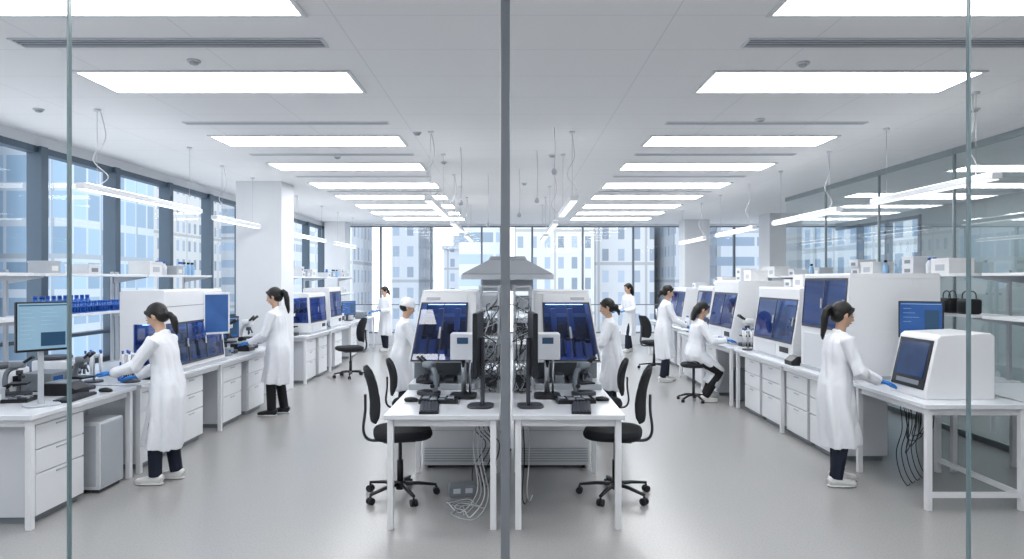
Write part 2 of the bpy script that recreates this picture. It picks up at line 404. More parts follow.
person('person with loose dark hair perched on a stool in lab coat',(2.72,10.15,0),-pi/2,1.66,.14,.3,0,seat=.60,
    hands=((-.14,.40,.92),(.14,.42,.91)),fdirs=((0,1,-.1),(0,1,-.1)),hair='long',trou=BLKTR,shoe=SHOEW,vox=.011,foot_y=.16,foot=(.03,-.05))
person('person with ponytail in white lab coat using a benchtop analyser',(2.88,6.02,0),-pi/2,1.60,.09,.22,0,
    hands=((-.15,.33,.965),(.16,.29,.96)),fdirs=((0,1,-.25),(0,1,-.25)),hair='pony',vox=.009,hem=.36)

# ---------------------------------------------------------------- room
struct('floor',B().box(-5.3,9.2,-1.6,19.2,-.12,0),FLOOR)
struct('ceiling',B().box(-5.3,9.2,-1.6,19.2,ZC,ZC+.15),CEIL)
struct('wall_back',B().box(-5.3,9.2,-1.6,-1.5,0,ZC),WALLM)
struct('wall_left',B().box(-5.3,-5.1,-1.5,19.2,0,.78).box(-5.3,-5.1,-1.5,19.2,ZC-.12,ZC).box(-5.3,-5.1,-1.5,3.2,.78,ZC-.12),[WALLM])
struct('wall_far',B().box(-5.1,9.0,19.0,19.2,0,.30).box(-5.1,9.0,19.0,19.2,ZC-.06,ZC),[WALLM])
struct('wall_right',B().box(9.0,9.2,-1.5,15.0,0,ZC).box(9.0,9.2,15.0,19.2,0,.5).box(9.0,9.2,15.0,19.2,ZC-.12,ZC),[GWALL])
wn=[0]
def wname():
    wn[0]+=1; return 'window_%d'%wn[0]
def window_y(X,y0,y1,z0,z1,inw,fin=.28,w=.11,fm=FRAMEB,gm=WGLASS,tr=()):
    b=B(); a,c=(X-.06,X+.06) if w>.05 else (X-.02,X+.02)
    f0,f1=(X-.06,X+fin) if inw>0 else (X-fin,X+c-X)
    b.box(f0,f1,y0,y0+w,z0,z1); b.box(a,c,y0+w,y1,z0,z0+.06); b.box(a,c,y0+w,y1,z1-.07,z1)
    for t in tr: b.box(a,c,y0+w,y1,t-.02,t+.02)
    o=struct(wname(),b,fm); 
    g=B().quad((X,y0+w,z0+.06),(X,y1,z0+.06),(X,y1,z1-.07),(X,y0+w,z1-.07)); mk('glass',g,gm,o)
def window_x(Y,x0,x1,z0,z1,w=.05,fm=FRAMEF,gm=WGLASS,tr=()):
    b=B(); b.box(x0,x0+w,Y-.05,Y+.05,z0,z1); b.box(x0+w,x1,Y-.04,Y+.04,z0,z0+.04); b.box(x0+w,x1,Y-.04,Y+.04,z1-.03,z1)
    for t in tr: b.box(x0+w,x1,Y-.03,Y+.03,t-.012,t+.012)
    o=struct(wname(),b,fm)
    mk('glass',B().quad((x0+w,Y,z0+.04),(x1,Y,z0+.04),(x1,Y,z1-.03),(x0+w,Y,z1-.03)),gm,o)
y=3.2
while y<18.9:
    y1=min(y+1.37,19.0); window_y(-5.14,y,y1,.78,ZC-.12,1,fin=.10,w=.11,tr=(1.15,)); y=y1
x=-5.1
while x<8.9:
    x1=min(x+1.41,9.0); window_x(19.08,x,x1,.30,ZC-.06,tr=(1.1,)); x=x1
y=15.0
while y<18.9:
    y1=min(y+1.34,19.0); window_y(9.06,y,y1,.5,ZC-.12,-1,fin=.1,w=.08); y=y1
y=3.1
while y<13.0:
    y1=y+1.65; window_y(5.22,y,y1,0,ZC-.0,-1,fin=.015,w=.018,fm=PFRAME,gm=PGLASS); y=y1
for i,(a,c) in enumerate(((-5.1,-1.946),(-1.946,-.050),(-.008,2.007),(2.007,5.16))):
    b=B().box(a,c,2.98,3.02,0,.03).box(a,c,2.98,3.02,ZC-.03,ZC)
    if i in (1,3): b.box(a-.004,a+.004,2.99,3.012,.03,ZC-.03,1)
    struct(wname(),b,[POST,GEDGE])
struct('trim_1',B().box(-.049,-.009,2.96,3.04,0,ZC),POST,bev=.003)
def column(x0,x1,y0,y1,lab):
    solo('column',B().box(x0,x1,y0,y1,0,ZC),WALLM,lab,'column',bev=.006)
column(-4.35,-3.63,10.75,11.35,'white plastered square structural column beside lab benches')
column(4.45,5.10,17.6,18.2,'white structural column near the window wall')
column(6.0,6.75,15.9,16.6,'white structural column beyond the glass partition')
column(-5.0,-4.45,18.2,18.8,'white structural column in the window corner')

# ---------------------------------------------------------------- ceiling fittings
def panel(x0,x1,y0,y1):
    cx,cy=(x0+x1)/2,(y0+y1)/2
    R=thing('ceiling_light','large rectangular recessed white ceiling light panel','ceiling light',(cx,cy,ZC),0,'ceiling light panels')
    a,c=(x1-x0)/2,(y1-y0)/2
    mk('light_frame',B().box(-a-.03,-a,-c-.03,c+.03,-.012,-.001).box(a,a+.03,-c-.03,c+.03,-.012,-.001).box(-a,a,-c-.03,-c,-.012,-.001).box(-a,a,c,c+.03,-.012,-.001),WHITE,R)
    mk('diffuser',B().box(-a,a,-c,c,-.010,-.002),PANEL,R)
for (y0,y1) in ((-.6,0),(1.4,2.0),(3.30,3.98),(5.08,5.62),(7.35,7.88),(9.08,9.62),(10.9,11.5),(12.5,13.1),(14.1,14.7),(15.6,16.2),(17.1,17.7)):  # first two rows are out of view, added to brighten floor and ceiling
    panel(-3.24,-1.23,y0,y1); panel(1.52,3.50,y0,y1)
for y0 in (6.2,9.2,12.2): panel(6.2,8.2,y0,y0+.55)
for yc in (4.46,6.75,8.45,10.25,12.0):
    for x0,x1 in ((-3.24,-1.22),(1.52,3.5)):
        R=thing('ceiling_vent','long linear slot air diffuser set in the ceiling','air vent',((x0+x1)/2,yc,ZC),0,'linear ceiling vents'); a=(x1-x0)/2; w=.085 if yc<5 else .05
        mk('vent_frame',B().box(-a,a,-w,-w+.015,-.010,-.001).box(-a,a,w-.015,w,-.010,-.001).box(-a,-a+.015,-w+.015,w-.015,-.010,-.001).box(a-.015,a,-w+.015,w-.015,-.010,-.001),WHITE2,R)
        mk('vent_back',B().box(-a+.015,a-.015,-w+.015,w-.015,-.004,-.001),SLOT,R)
        for j in range(3): mk('vent_slat',B().box(-a+.015,a-.015,(j-1)*w*.5-.008,(j-1)*w*.5+.008,-.010,-.004),LGREY,R)
def pendant(X,y0,y1,z=2.6):
    L=(y1-y0)/2; R=thing('pendant_light','slim white linear pendant light hung on thin wires','pendant light',(X,(y0+y1)/2,z),0,'linear pendant lights')
    mk('lamp_housing',B().box(-.042,.042,-L,L,0,.050),WHITE2,R,bev=.004)
    mk('lamp_diffuser',B().box(-.032,.032,-L+.03,L-.03,-.008,0),PEND,R)
    mk('added_fill_strip',B().box(-.035,.035,-L+.05,L-.05,.051,.055),CEILFILL,R)  # unseen strip added on top to lift the ceiling brightness
    for s in (-1,1):
        q=B().cyl((0,s*(L-.25),.056),(0,s*(L-.25),ZC-z-.02),.0025,n=6); mk('suspension_wire',q,STEEL,R)
        mk('ceiling_rose',B().cyl((0,s*(L-.25),ZC-z-.02),(0,s*(L-.25),ZC-z-.001),.03),WHITE,R)
    pts=[(0,-L+.25+.02,.06),(.06,-L+.32,.15),(-.05,-L+.27,.3),(.03,-L+.33,.5),(0,-L+.3,ZC-z-.001)]
    mk('power_cord',B().tube(smooth(pts),.005,6),CABLEW,R)
for a in ((-3.78,5.97,8.25),(-3.95,9.05,10.65),(-4.0,12.4,14.6),(-4.0,15.4,17.4),(3.84,5.4,7.25),(3.84,8.0,10.0),(3.84,10.8,12.8),(3.84,13.6,15.6),(-.85,6.9,8.7),(.63,6.9,8.7),(-.85,9.8,11.6),(.63,9.8,11.6),(-.85,12.6,14.4),(.63,12.6,14.4)):
    pendant(*a)
def detector(x,y,lab='round white smoke detector on the ceiling'):
    R=thing('smoke_detector',lab,'smoke detector',(x,y,ZC),0,'smoke detectors')
    mk('detector_base',B().cyl((0,0,-.015),(0,0,-.001),.045,n=20),WHITE2,R); mk('detector_head',B().tube([(0,0,-.032),(0,0,-.028),(0,0,-.015)],[.015,.027,.032],20),LGREY,R)
for x,y in ((-2.25,4.83),(2.08,4.88),(-1.0,7.2),(-.9,9.0),(.5,8.5),(.2,11.),(-2.2,8.6),(2.4,6.6),(-4.3,6.2),(4.2,6.2)): detector(x,y)
for x,y,z in ((.43,6.95,2.9),(-.6,8.0,2.7),(.3,8.2,2.75),(.1,9.5,2.7),(-.35,10.,2.6)):
    R=thing('hanging_sensor','small grey sensor hung from the ceiling on a cord','sensor',(x,y,ZC),0,'hanging sensors')
    mk('cord',B().tube(smooth([(0,0,-.001),(.01,0,(z-ZC)*.5),(0,0,z-ZC)]),.0035,6),LGREY,R)
    mk('sensor_head',B().tube([(0,0,z-ZC+.03),(0,0,z-ZC),(0,0,z-ZC-.03)],[.015,.03,.02],12),LGREY,R)

# ---------------------------------------------------------------- furniture
def bench(x0,x1,y0,y1,lab,legs_y=None,z=BT,frame=WHITE,low=False):
    R=thing('lab_bench',lab,'lab bench',((x0+x1)/2,(y0+y1)/2,0)); a,c=(x1-x0)/2,(y1-y0)/2
    mk('worktop',B().box(-a,a,-c,c,z-.035,z),WORKTOP,R,bev=.004)
    mk('frame_rail',B().box(-a+.05,a-.05,-c+.05,-c+.08,z-.09,z-.036).box(-a+.05,a-.05,c-.08,c-.05,z-.09,z-.036).box(-a+.05,-a+.08,-c+.08,c-.08,z-.09,z-.036).box(a-.08,a-.05,-c+.08,c-.08,z-.09,z-.036),frame,R)
    for yy in (legs_y or (y0,y1)):
        ly=yy-(y0+y1)/2; ly=max(-c+.045,min(c-.045,ly))
        for lx in (-a+.045,a-.045):
            mk('leg',B().box(lx-.022,lx+.022,ly-.022,ly+.022,.0,z-.0355),frame,R,bev=.003)
    if low:
        mk('lower_rail',B().box(-a+.068,a-.068,-c+.03,-c+.06,.10,.14),frame,R); mk('lower_rail',B().box(a-.06,a-.03,-c+.068,c-.068,.10,.14),frame,R)
    return R
bench(-4.8,-3.42,4.86,6.22,'white laminate lab bench with square steel legs')
bench(-4.8,-3.42,6.30,9.9,'long white lab bench carrying an enclosed instrument',(6.3,8.1,9.9))
bench(-4.55,-3.5,11.65,15.0,'white lab bench along the window side',(11.65,13.3,15.0))
bench(-4.55,-3.6,15.3,18.0,'white lab bench near the far windows')
bench(3.20,4.02,5.28,6.42,'white lab table with slim square legs and low rail',low=True)
bench(4.08,4.85,5.28,6.42,'white lab bench against a glass partition')
bench(3.12,4.85,6.50,9.60,'long white lab bench with large enclosed machines',(6.5,8.0,9.6))
bench(3.08,4.85,9.68,12.7,'white lab bench with instruments and shelving above',(9.7,11.2,12.7))
bench(3.3,4.7,13.2,16.6,'white lab bench near the far windows',(13.2,15,16.6))
bench(-.92,-.09,4.88,8.2,'white instrument table with slim steel legs',(4.88,6.38,8.2))
bench(.0,.81,4.88,8.2,'white instrument table with slim steel legs',(4.88,6.38,8.2))

def pedestal():
    R=thing('drawer_cabinet','white three-drawer pedestal cabinet under a lab bench','drawer cabinet',(0,0,0),0,'under-bench drawer cabinets')
    mk('body',B().box(-.52,-.02,-.29,.29,.05,.735),WHITE2,R,bev=.004)
    mk('plinth',B().box(-.48,-.05,-.27,.27,0,.05),MGREY,R)
    for z0,z1 in ((.06,.36),(.37,.54),(.55,.725)):
        d=mk('drawer',B().box(-.019,0,-.28,.28,z0,z1),WHITE,R,bev=.003)
        mk('handle',B().box(.0005,.008,-.06,.06,z1-.030,z1-.020),LGREY,d)
    return R
PD=pedestal(); PD.location=(-3.50,5.30,0)
for y in (6.75,7.45,8.55,9.35): clone(PD,(-3.50,y,0))
for y in (12.1,12.85,14.0): clone(PD,(-3.56,y,0))
for y in (15.8,17.2): clone(PD,(-3.66,y,0))
for y in (7.05,7.68,8.45,9.1): clone(PD,(3.2,y,0),pi)
for y in (10.85,11.6,12.25): clone(PD,(3.16,y,0),pi)
for y in (13.7,14.5,15.5): clone(PD,(3.38,y,0),pi)

def chair(loc,rz,dh=.04,lab='black mesh swivel office chair on five-star base'):
    R=thing('office_chair',lab,'chair',loc,rz,'swivel office chairs')
    b=B().cyl((0,0,.06),(0,0,.13),.035)
    for i in range(5):
        a=2*pi*i/5+.3; c,s=math.cos(a),math.sin(a)
        b.tube([(0,0,.105),(.15*c,.15*s,.10),(.30*c,.30*s,.078)],[(.026,.018),(.022,.015),(.015,.011)],8,side=(-s,c,0))
    mk('chair_base',b,BLACK,R)
    for i in range(5):
        a=2*pi*i/5+.3; c,s=math.cos(a)*.30,math.sin(a)*.30; n=V((-math.sin(a),math.cos(a),0)); p=V((c,s,.028))
        q=B().cyl(p-n*.026,p-n*.004,.028).cyl(p+n*.004,p+n*.026,.028).cyl((c,s,.028),(c,s,.072),.009)
        mk('caster',q,BLACK,R)
    mk('gas_lift',B().cyl((0,0,.13),(0,0,.28+dh*.6),.026).cyl((0,0,.28+dh*.6),(0,0,.42+dh),.015,mi=1),[BLACK,DGREY],R)
    mk('seat_mechanism',B().box(-.09,.09,-.14,.12,.42+dh,.455+dh),DGREY,R,bev=.01)
    mk('seat',B().slab(0,.02,.455+dh,.53+dh,.50,.48,.55,36,e=.03),FABRIC,R)
    q=B(); rows=9; n=28; vs=[]; z0=.60+dh; z1=1.04+dh
    for i in range(rows):
        t=i/(rows-1); z=z0+(z1-z0)*t; w=.22*(1-.25*abs(t-.45)**2*4*.6)
        if i in (0,rows-1): w*=.86
        y0=-.235-.06*t+.03*math.sin(t*pi)
        th=.020 if 0<i<rows-1 else .008
        for j in range(n):
            a=2*pi*j/n; cx=math.copysign(abs(math.cos(a))**.6,math.cos(a))*w; dy=math.sin(a)*th
            vs.append((cx,y0+dy+.06*(cx/.22)**2,z))
    fs=[(i*n+j,i*n+(j+1)%n,(i+1)*n+(j+1)%n,(i+1)*n+j) for i in range(rows-1) for j in range(n)]
    q.add(vs,fs,0,True); q.f+= [list(range(n))[::-1],[(rows-1)*n+j for j in range(n)]]; q.m+=[0,0]; q.s+=[False,False]
    mk('backrest',q,FABRIC,R)
    mk('back_bracket',B().tube(smooth([(0,-.10,.435+dh),(0,-.25,.44+dh),(0,-.30,.52+dh),(0,-.285,.68+dh),(0,-.285,.82+dh)]),[(.035,.012)]*25,10,side=(1,0,0)),DGREY,R)
    return R
CH=chair((-.93,5.68,0),-pi/2+.22,.04)
clone(CH,(.86,5.68,0),pi/2-.22)
clone(CH,(-2.98,12.6,0),pi/2+.5)
clone(CH,(2.86,13.75,0),-pi/2+.3)
CH2=chair((-1.18,7.9,0),-pi/2+.1,-.08,'low black swivel chair pushed beside an instrument table'); CH2.scale=(.92,)*3; clone(CH2,(1.07,7.9,0),pi/2-.1)
def stool(loc):
    R=thing('lab_stool','low black swivel lab stool under a worker','stool',loc)
    b=B()
    for i in range(5):
        a=2*pi*i/5; c,s=math.cos(a),math.sin(a); b.tube([(0,0,.09),(.12*c,.12*s,.085),(.24*c,.24*s,.045)],[.02,.017,.012],8); b.cyl((.24*c,.24*s,0),(.24*c,.24*s,.045),.024)
    mk('stool_base',b,BLACK,R); mk('post',B().cyl((0,0,.06),(0,0,.50),.02),DGREY,R); mk('seat',B().slab(0,0,.50,.565,.38,.36,.9,30,e=.025),FABRIC,R)
stool((2.70,10.15,0))

# ---------------------------------------------------------------- instruments
def machine(lab,loc,rz,W,D,H,win=(.28,.90),slant=.14,split=2,sideglass=False,seed=1,vents=True,arm=False,pal=None):
    rnd=random.Random(seed)
    R=thing('lab_analyser',lab,'laboratory instrument',loc,rz)
    z0=H*win[0]; z1=H*win[1]; xt=D-slant; xb=D*.28
    b=B()
    b.prism([(0,0),(D,0),(D,z0),(0,z0)],'y',-W/2,W/2)
    b.box(0,xb,-W/2,W/2,z0,z1)
    b.prism([(0,z1),(xt,z1),(xt,H-.012),(xt-.012,H),(.02,H),(0,H-.02)],'y',-W/2,W/2)
    for s in (-1,1):
        if sideglass:
            b.prism([(D-.035,z0),(D,z0),(xt,z1),(xt-.035,z1)],'y',s*W/2-(.03 if s>0 else 0),s*W/2+(.03 if s<0 else 0))
        else:
            b.prism([(xb,z0),(D,z0),(xt,z1),(xb,z1)],'y',s*W/2-(.035 if s>0 else 0),s*W/2+(.035 if s<0 else 0))
    mk('housing',b,WHITE,R,bev=.003)
    mk('cavity_back',B().box(xb+.001,xb+.006,-W/2+.04,W/2-.04,z0+.001,z1-.001),INTB,R)
    mk('cavity_deck',B().box(xb+.008,D-.03,-W/2+.04,W/2-.04,z0+.001,z0+.012),MGREY,R)
    mk('cavity_fill_strip',B().box(xb+.05,xb+.09,-W/2+.08,W/2-.08,z1-.014,z1-.001),CAVFILL,R)  # glowing strip added to brighten the cavity contents
    n=max(4,int(W/.13)); ch=z1-z0; pal=pal or (LGREY,WHITE2,LBLUE,MGREY,BLUECAP)
    for i in range(n):
        y=-W/2+.07+(W-.14)*(i+.5)/n; w=(W-.14)/n*.34; hh=ch*rnd.uniform(.10,.38); xx=xb+rnd.uniform(.05,.12)
        mk('labware_block',B().box(xx,xx+.12,y-w,y+w,z0+.013,z0+.013+hh).box(xx+.01,xx+.10,y-w*.7,y+w*.7,z0+.013+hh,z0+.02+hh*1.15,1),[pal[rnd.randrange(5)],DGREY],R)
        if rnd.random()<.6: mk('back_module',B().box(xb+.007,xb+.04,y-w*.9,y+w*.9,z0+ch*rnd.uniform(.42,.5),z0+ch*rnd.uniform(.58,.70)),(LGREY,MGREY,DGREY)[rnd.randrange(3)],R)
    mk('gantry_rail',B().box(xb+.10,xb+.13,-W/2+.04,W/2-.04,z0+ch*.76,z0+ch*.81),LGREY,R)
    for q in range(2):
        y=rnd.uniform(-W*.35,W*.35); mk('gantry_head',B().box(xb+.132,xb+.18,y-.03,y+.03,z0+ch*.56,z0+ch*.88).cyl((xb+.16,y,z0+ch*.56),(xb+.16,y,z0+ch*.40),.008),WHITE2,R)
    p1=V((D,z0)); p2=V((xt,z1)); d=(p2-p1); nn=V((d.y,-d.x)).normalized()
    def pr(s,t,o,th): 
        A=p1+d*s+nn*o; C=p1+d*t+nn*o; return [tuple(A),tuple(C),tuple(C+nn*th),tuple(A+nn*th)]
    def P3(s,y,o): 
        A=p1+d*s+nn*o; return (A.x,y,A.y)
    g=W*.93; cw=g/split
    fr=B(); 
    fr.prism(pr(-.01,.035,.001,.006),'y',-W*.47,W*.47).prism(pr(.965,1.01,.001,.006),'y',-W*.47,W*.47)
    for i in range(split+1): 
        yy=-g/2+i*cw; fr.prism(pr(.035,.965,.001,.006),'y',yy-.008,yy+.008)
    mk('window_frame',fr,DGREY,R)
    for i in range(split):
        y0=-g/2+i*cw+.008
        pane=mk('window_pane',B().quad(P3(.035,y0,.003),P3(.035,y0+cw-.016,.003),P3(.965,y0+cw-.016,.003),P3(.965,y0,.003)),TGLASS,R)
        mk('pane_handle',B().prism(pr(.40,.60,.008,.012),'y',y0+cw-.045,y0+cw-.03),LGREY,pane)
    if sideglass:
        for s in (-1,1):
            y=s*(W/2-.01); mk('side_window',B().quad((xb,y,z0),(D-.035,y,z0),(xt-.035,y,z1),(xb,y,z1)),TGLASS,R)
    mk('base_skirt',B().box(.02,D+.010,-W/2-.003,W/2+.003,.0,.035),LGREY,R,bev=.003)
    if z0>.14:
        mk('front_panel',B().box(D+.001,D+.008,-W*.42,W*.1,.05,z0*.85),WHITE2,R,bev=.002)
        mk('indicator',B().box(D+.001,D+.006,W*.2,W*.4,z0*.45,z0*.75),BLACK,R)
    if z1<H*.8: mk('header_seam',B().box(xt+.0005,xt+.003,-W*.47,W*.47,z1+(H-z1)*.5,z1+(H-z1)*.5+.006),MGREY,R)
    if vents:
        for i in range(5): mk('vent_slot',B().box(.06+i*.035,.075+i*.035,-W/2-.003,-W/2-.0005,H*.80,H*.9),LGREY,R)
    if arm:
        mk('screen_arm',B().tube([(xt-.02,.36,H*.75),(xt+.05,.36,H*.75),(xt+.07,.33,H*.72)],.012,8),LGREY,R)
        o=mk('touchscreen',B().box(-.012,.012,-.15,.15,-.26,.22),WHITE,R,bev=.006,loc=(xt+.10,.30,H*.70),rz=-.80)
        mk('display',B().box(.0125,.014,-.13,.13,-.235,.195),SCRB,o)
    return R
machine('large white enclosed analyser with dark blue windows on a bench',(-3.95,7.55,BT),0,1.36,.49,.86,win=(.09,.60),slant=.04,sideglass=True,split=3,seed=3,vents=False,arm=True,pal=(MGREY,DGREY,LGREY,MGREY,DGREY))
machine('white incubator cabinet with blue window',(-4.15,12.55,BT),0,1.05,.6,.72,slant=.03,sideglass=True,seed=4,vents=False)
machine('white benchtop instrument with blue window',(-4.15,14.0,BT),0,.9,.55,.8,slant=.03,seed=5)
machine('tall white enclosed robot cabinet with blue window',(4.15,7.12,BT),pi,1.02,.92,1.03,win=(.45,.95),slant=.04,seed=6)
machine('white enclosed analyser with blue glass front',(4.05,8.55,BT),pi,1.30,.80,.87,win=(.25,.84),slant=.08,seed=7)
machine('white enclosed analyser with tinted front window',(4.05,10.75,BT),pi,1.20,.78,.95,win=(.25,.80),slant=.10,seed=8)
machine('white benchtop instrument with blue window',(4.05,12.1,BT),pi,.9,.7,.85,slant=.08,seed=9)
machine('white benchtop instrument with blue window',(4.1,14.2,BT),pi,1.1,.7,.8,slant=.08,seed=10)
def centre_machine(lab,x0,x1,flip,seed):
    rnd=random.Random(seed)
    W=x1-x0; R=thing('imaging_workstation',lab,'laboratory instrument',((x0+x1)/2,6.0,BT))
    s=-1 if not flip else 1
    a=W/2; sl=.10; bo=s*a; to=s*(a-sl); inn=-s*a
    def G(u,z): 
        t=(z-.24)/.60; ox=bo+(to-bo)*t; return ox+(inn-ox)*u
    yf=lambda z: .14*(z-.24)/.60
    def hx(b,u0,u1,za,zb,y0,yb,mi=0):
        vs=[]
        for z in (za,zb):
            f=yf(z) if y0 is None else y0
            vs+=[(G(u0,z),f,z),(G(u1,z),f,z),(G(u1,z),yb,z),(G(u0,z),yb,z)]
        return b.add(vs,[(0,1,2,3),(4,5,6,7)]+[(i,(i+1)%4,(i+1)%4+4,i+4) for i in range(4)],mi)
    b=B(); hx(b,0,.04,.24,.84,None,.95); hx(b,.04,1,.24,.84,.50,.95); hx(b,.84,1,.24,.84,None,.50); hx(b,.04,.84,.75,.84,None,.50); hx(b,.04,.84,.24,.262,None,.50); hx(b,0,1,.84,.87,.16,.93)
    mk('housing',b,WHITE,R,bev=.003)
    b=B(); hx(b,.045,.835,.264,.748,.49,.498); mk('cavity_back',b,INTB,R)
    b=B(); hx(b,.10,.78,.735,.748,.34,.38); mk('cavity_fill_strip',b,CAVFILL,R)  # added glowing strip, lightens what stands behind the panes
    for i in range(5):
        u=.07+i*.155; zt=.29+rnd.uniform(.03,.14); b=B(); hx(b,u,u+.11,.264,zt,.22,.40); hx(b,u+.02,u+.09,zt,zt+.03,.24,.36,1); mk('labware_block',b,[(WHITE2,LGREY,LBLUE,MGREY,LGREY)[i],DGREY],R)
    for i in range(4):
        u=.09+i*.19; z=.46+.03*(i%2); b=B(); hx(b,u,u+.12,z,z+.09,.44,.489); mk('back_module',b,(MGREY,LGREY,DGREY,MGREY)[i],R)
    b=B(); hx(b,.045,.835,.62,.65,.38,.41); mk('gantry_rail',b,LGREY,R)
    for u in (.30,.60):
        b=B(); hx(b,u,u+.09,.50,.70,.32,.379); hx(b,u+.03,u+.06,.43,.50,.33,.36); mk('gantry_head',b,WHITE2,R)
    def F(u,z,o): return (G(u,z),yf(z)-o,z)
    def pane(name,u0,u1,z0,z1,o0,o1,m):
        b=B().add([F(u0,z0,o0),F(u1,z0,o0),F(u1,z1,o0),F(u0,z1,o0),F(u0,z0,o1),F(u1,z0,o1),F(u1,z1,o1),F(u0,z1,o1)],
          [(0,1,2,3),(4,5,6,7),(0,1,5,4),(1,2,6,5),(2,3,7,6),(3,0,4,7)])
        return mk(name,b,m,R)
    for q in ((.025,.045,.25,.765),(.835,.855,.25,.765),(.432,.448,.262,.75),(.045,.835,.25,.264),(.045,.835,.75,.765)): pane('window_frame',*q,.001,.010,DGREY)
    for u0,u1 in ((.045,.432),(.448,.835)): mk('window_pane',B().quad(F(u0,.264,.004),F(u1,.264,.004),F(u1,.75,.004),F(u0,.75,.004)),TGLASS,R)
    pane('label_plate',.10,.35,.785,.81,.001,.003,LGREY)
    pane('window_handle',.40,.43,.45,.55,.011,.025,LGREY)
    mk('base',B().box(-a,a,.0,.95,0,.05),LGREY,R,bev=.004)
    mk('base_block',B().box(-a,a,.35,.95,.05,.239),MGREY,R,bev=.004)
    for i in range(4): mk('sample_tray',B().box(-a*.8+i*a*.42,-a*.8+i*a*.42+a*.28,.05,.30,.051,.09+.03*(i%2)),[DGREY,MGREY][i%2],R,bev=.003)
    return R
centre_machine('white hooded imaging machine with slanted blue windows',-.91,-.32,False,2)
centre_machine('white hooded imaging machine with slanted blue windows',.20,.79,True,5)
def rack(x0,x1,seed):
    random.seed(seed)
    R=thing('instrument_rack','dark open equipment rack full of tangled cables','equipment rack',((x0+x1)/2,6.05,BT)); a=(x1-x0)/2; H=.92
    for sx in (-1,1):
        for yy in (-.20,.20): mk('upright',B().box(sx*(a-.01)-.01,sx*(a-.01)+.01,yy-.01,yy+.01,0,H),LGREY,R)
    for i,z in enumerate((.02,.25,.48,.70,.90)):
        mk('rack_shelf',B().box(-a+.0,a-.0,-.19,.19,z,z+.012),LGREY,R)
        if i<4:
            h=random.uniform(.10,.17); mk('rack_module',B().box(-a+.022,a-.022,-.18,.17,z+.013,z+.013+h),[DGREY,MGREY,WHITE2,MGREY][(i+seed)%4],R,bev=.003)
            mk('module_face',B().box(-a+.03,a-.03,-.186,-.181,z+.03,z+h-.01),[DGREY,LGREY][i%2],R)
    for i in range(24):
        z=random.uniform(.1,.88); x=random.uniform(-a,a); pts=[(x,-.19,z)]
        for j in range(4): pts.append((random.uniform(-a,a)*1.1,-.205-random.random()*.06,z-random.uniform(-.05,.35)*(j+1)*.3))
        pts=[(p[0],p[1],max(.015,p[2])) for p in pts]
        mk('cable',B().tube(smooth(pts,5),random.choice((.003,.004,.005)),6),[BLACK,MGREY,DGREY,DGREY,LGREY,LGREY][i%6],R)
rack(-.285,-.105,3); rack(.01,.17,4)
R=thing('extraction_hood','grey pyramid extraction hood on a central mast','extraction hood',(-.045,7.2,0))
mk('mast',B().cyl((0,0,.0),(0,0,1.86),.028).cyl((0,0,0),(0,0,.02),.04),DGREY,R)
def ringsq(a,b,z): return [(-a,-b,z),(a,-b,z),(a,b,z),(-a,b,z)]
vs=ringsq(.44,.40,1.80)+ringsq(.45,.41,1.86)+ringsq(.20,.16,2.00)+ringsq(.18,.14,2.04)
mk('canopy',B().add(vs,[(0,1,2,3),(12,13,14,15)]+[(i+k,(i+1)%4+k,(i+1)%4+4+k,i+4+k) for k in (0,4,8) for i in range(4)]),M('canopy_grey',(.34,.36,.39),.4),R,bev=.005)
mk('rim',B().box(-.46,.46,-.42,-.41,1.80,1.85).box(-.46,.46,.41,.42,1.80,1.85).box(-.46,-.45,-.41,.41,1.80,1.85).box(.45,.46,-.41,.41,1.80,1.85),LGREY,R)
mk('filter_box',B().box(-.26,.26,-.22,.22,1.68,1.799),LGREY,R,bev=.006)

def monitor(loc,rz,lab,kind='blue',W=.54,Hh=.33,z0=.13,group=None):
    R=thing('computer_monitor',lab,'monitor',loc,rz,group)
    sm_=LGREY if kind=='pale' else DGREY; sw=.018 if kind=='pale' else .03
    mk('monitor_base',B().slab(-.03,0,0,.014,.20,.24,.6,24,e=.005),sm_,R)
    mk('monitor_stand',B().box(-.060,-.032,-sw,sw,.014,z0+Hh*.6),sm_,R,bev=.004)
    mk('monitor_shell',B().box(-.03,.005,-W/2,W/2,z0,z0+Hh),BLACK,R,bev=.005)
    d=mk('display',B().box(.0055,.007,-W/2+.012,W/2-.012,z0+.018,z0+Hh-.012),SCRG if kind=='pale' else SCRB,R)
    w=W-.04; y0=-W/2+.02; zt=z0+Hh-.02
    def ui(y,y_,z,z_,m): mk('screen_pane',B().box(.0072,.008,y,y_,z,z_),m,d)
    if kind=='pale':
        ui(y0,y0+w,zt-.012,zt-.004,SCRD)
        for i in range(8): ui(y0+.01,y0+w*(.22+.05*(i%3)),zt-.035-i*.032,zt-.033-i*.032,SCRL)
        for i in range(5): ui(y0+w*.45,y0+w*(.70+.08*(i%3)),zt-.035-i*.03,zt-.033-i*.03,SCRL)
        ui(y0+w*.45,y0+w*.97,z0+.04,z0+Hh*.38,SCRD)
    else:
        ui(y0,y0+w,zt-.008,zt-.004,SCRL)
        for i in range(4): ui(y0+.02,y0+.02+w*(.2+.1*(i%3)),zt-.05-i*.04,zt-.048-i*.04,SCRL)
        ui(y0+w*.6,y0+w*.95,z0+.05,zt-.06,SCRD)
    return R
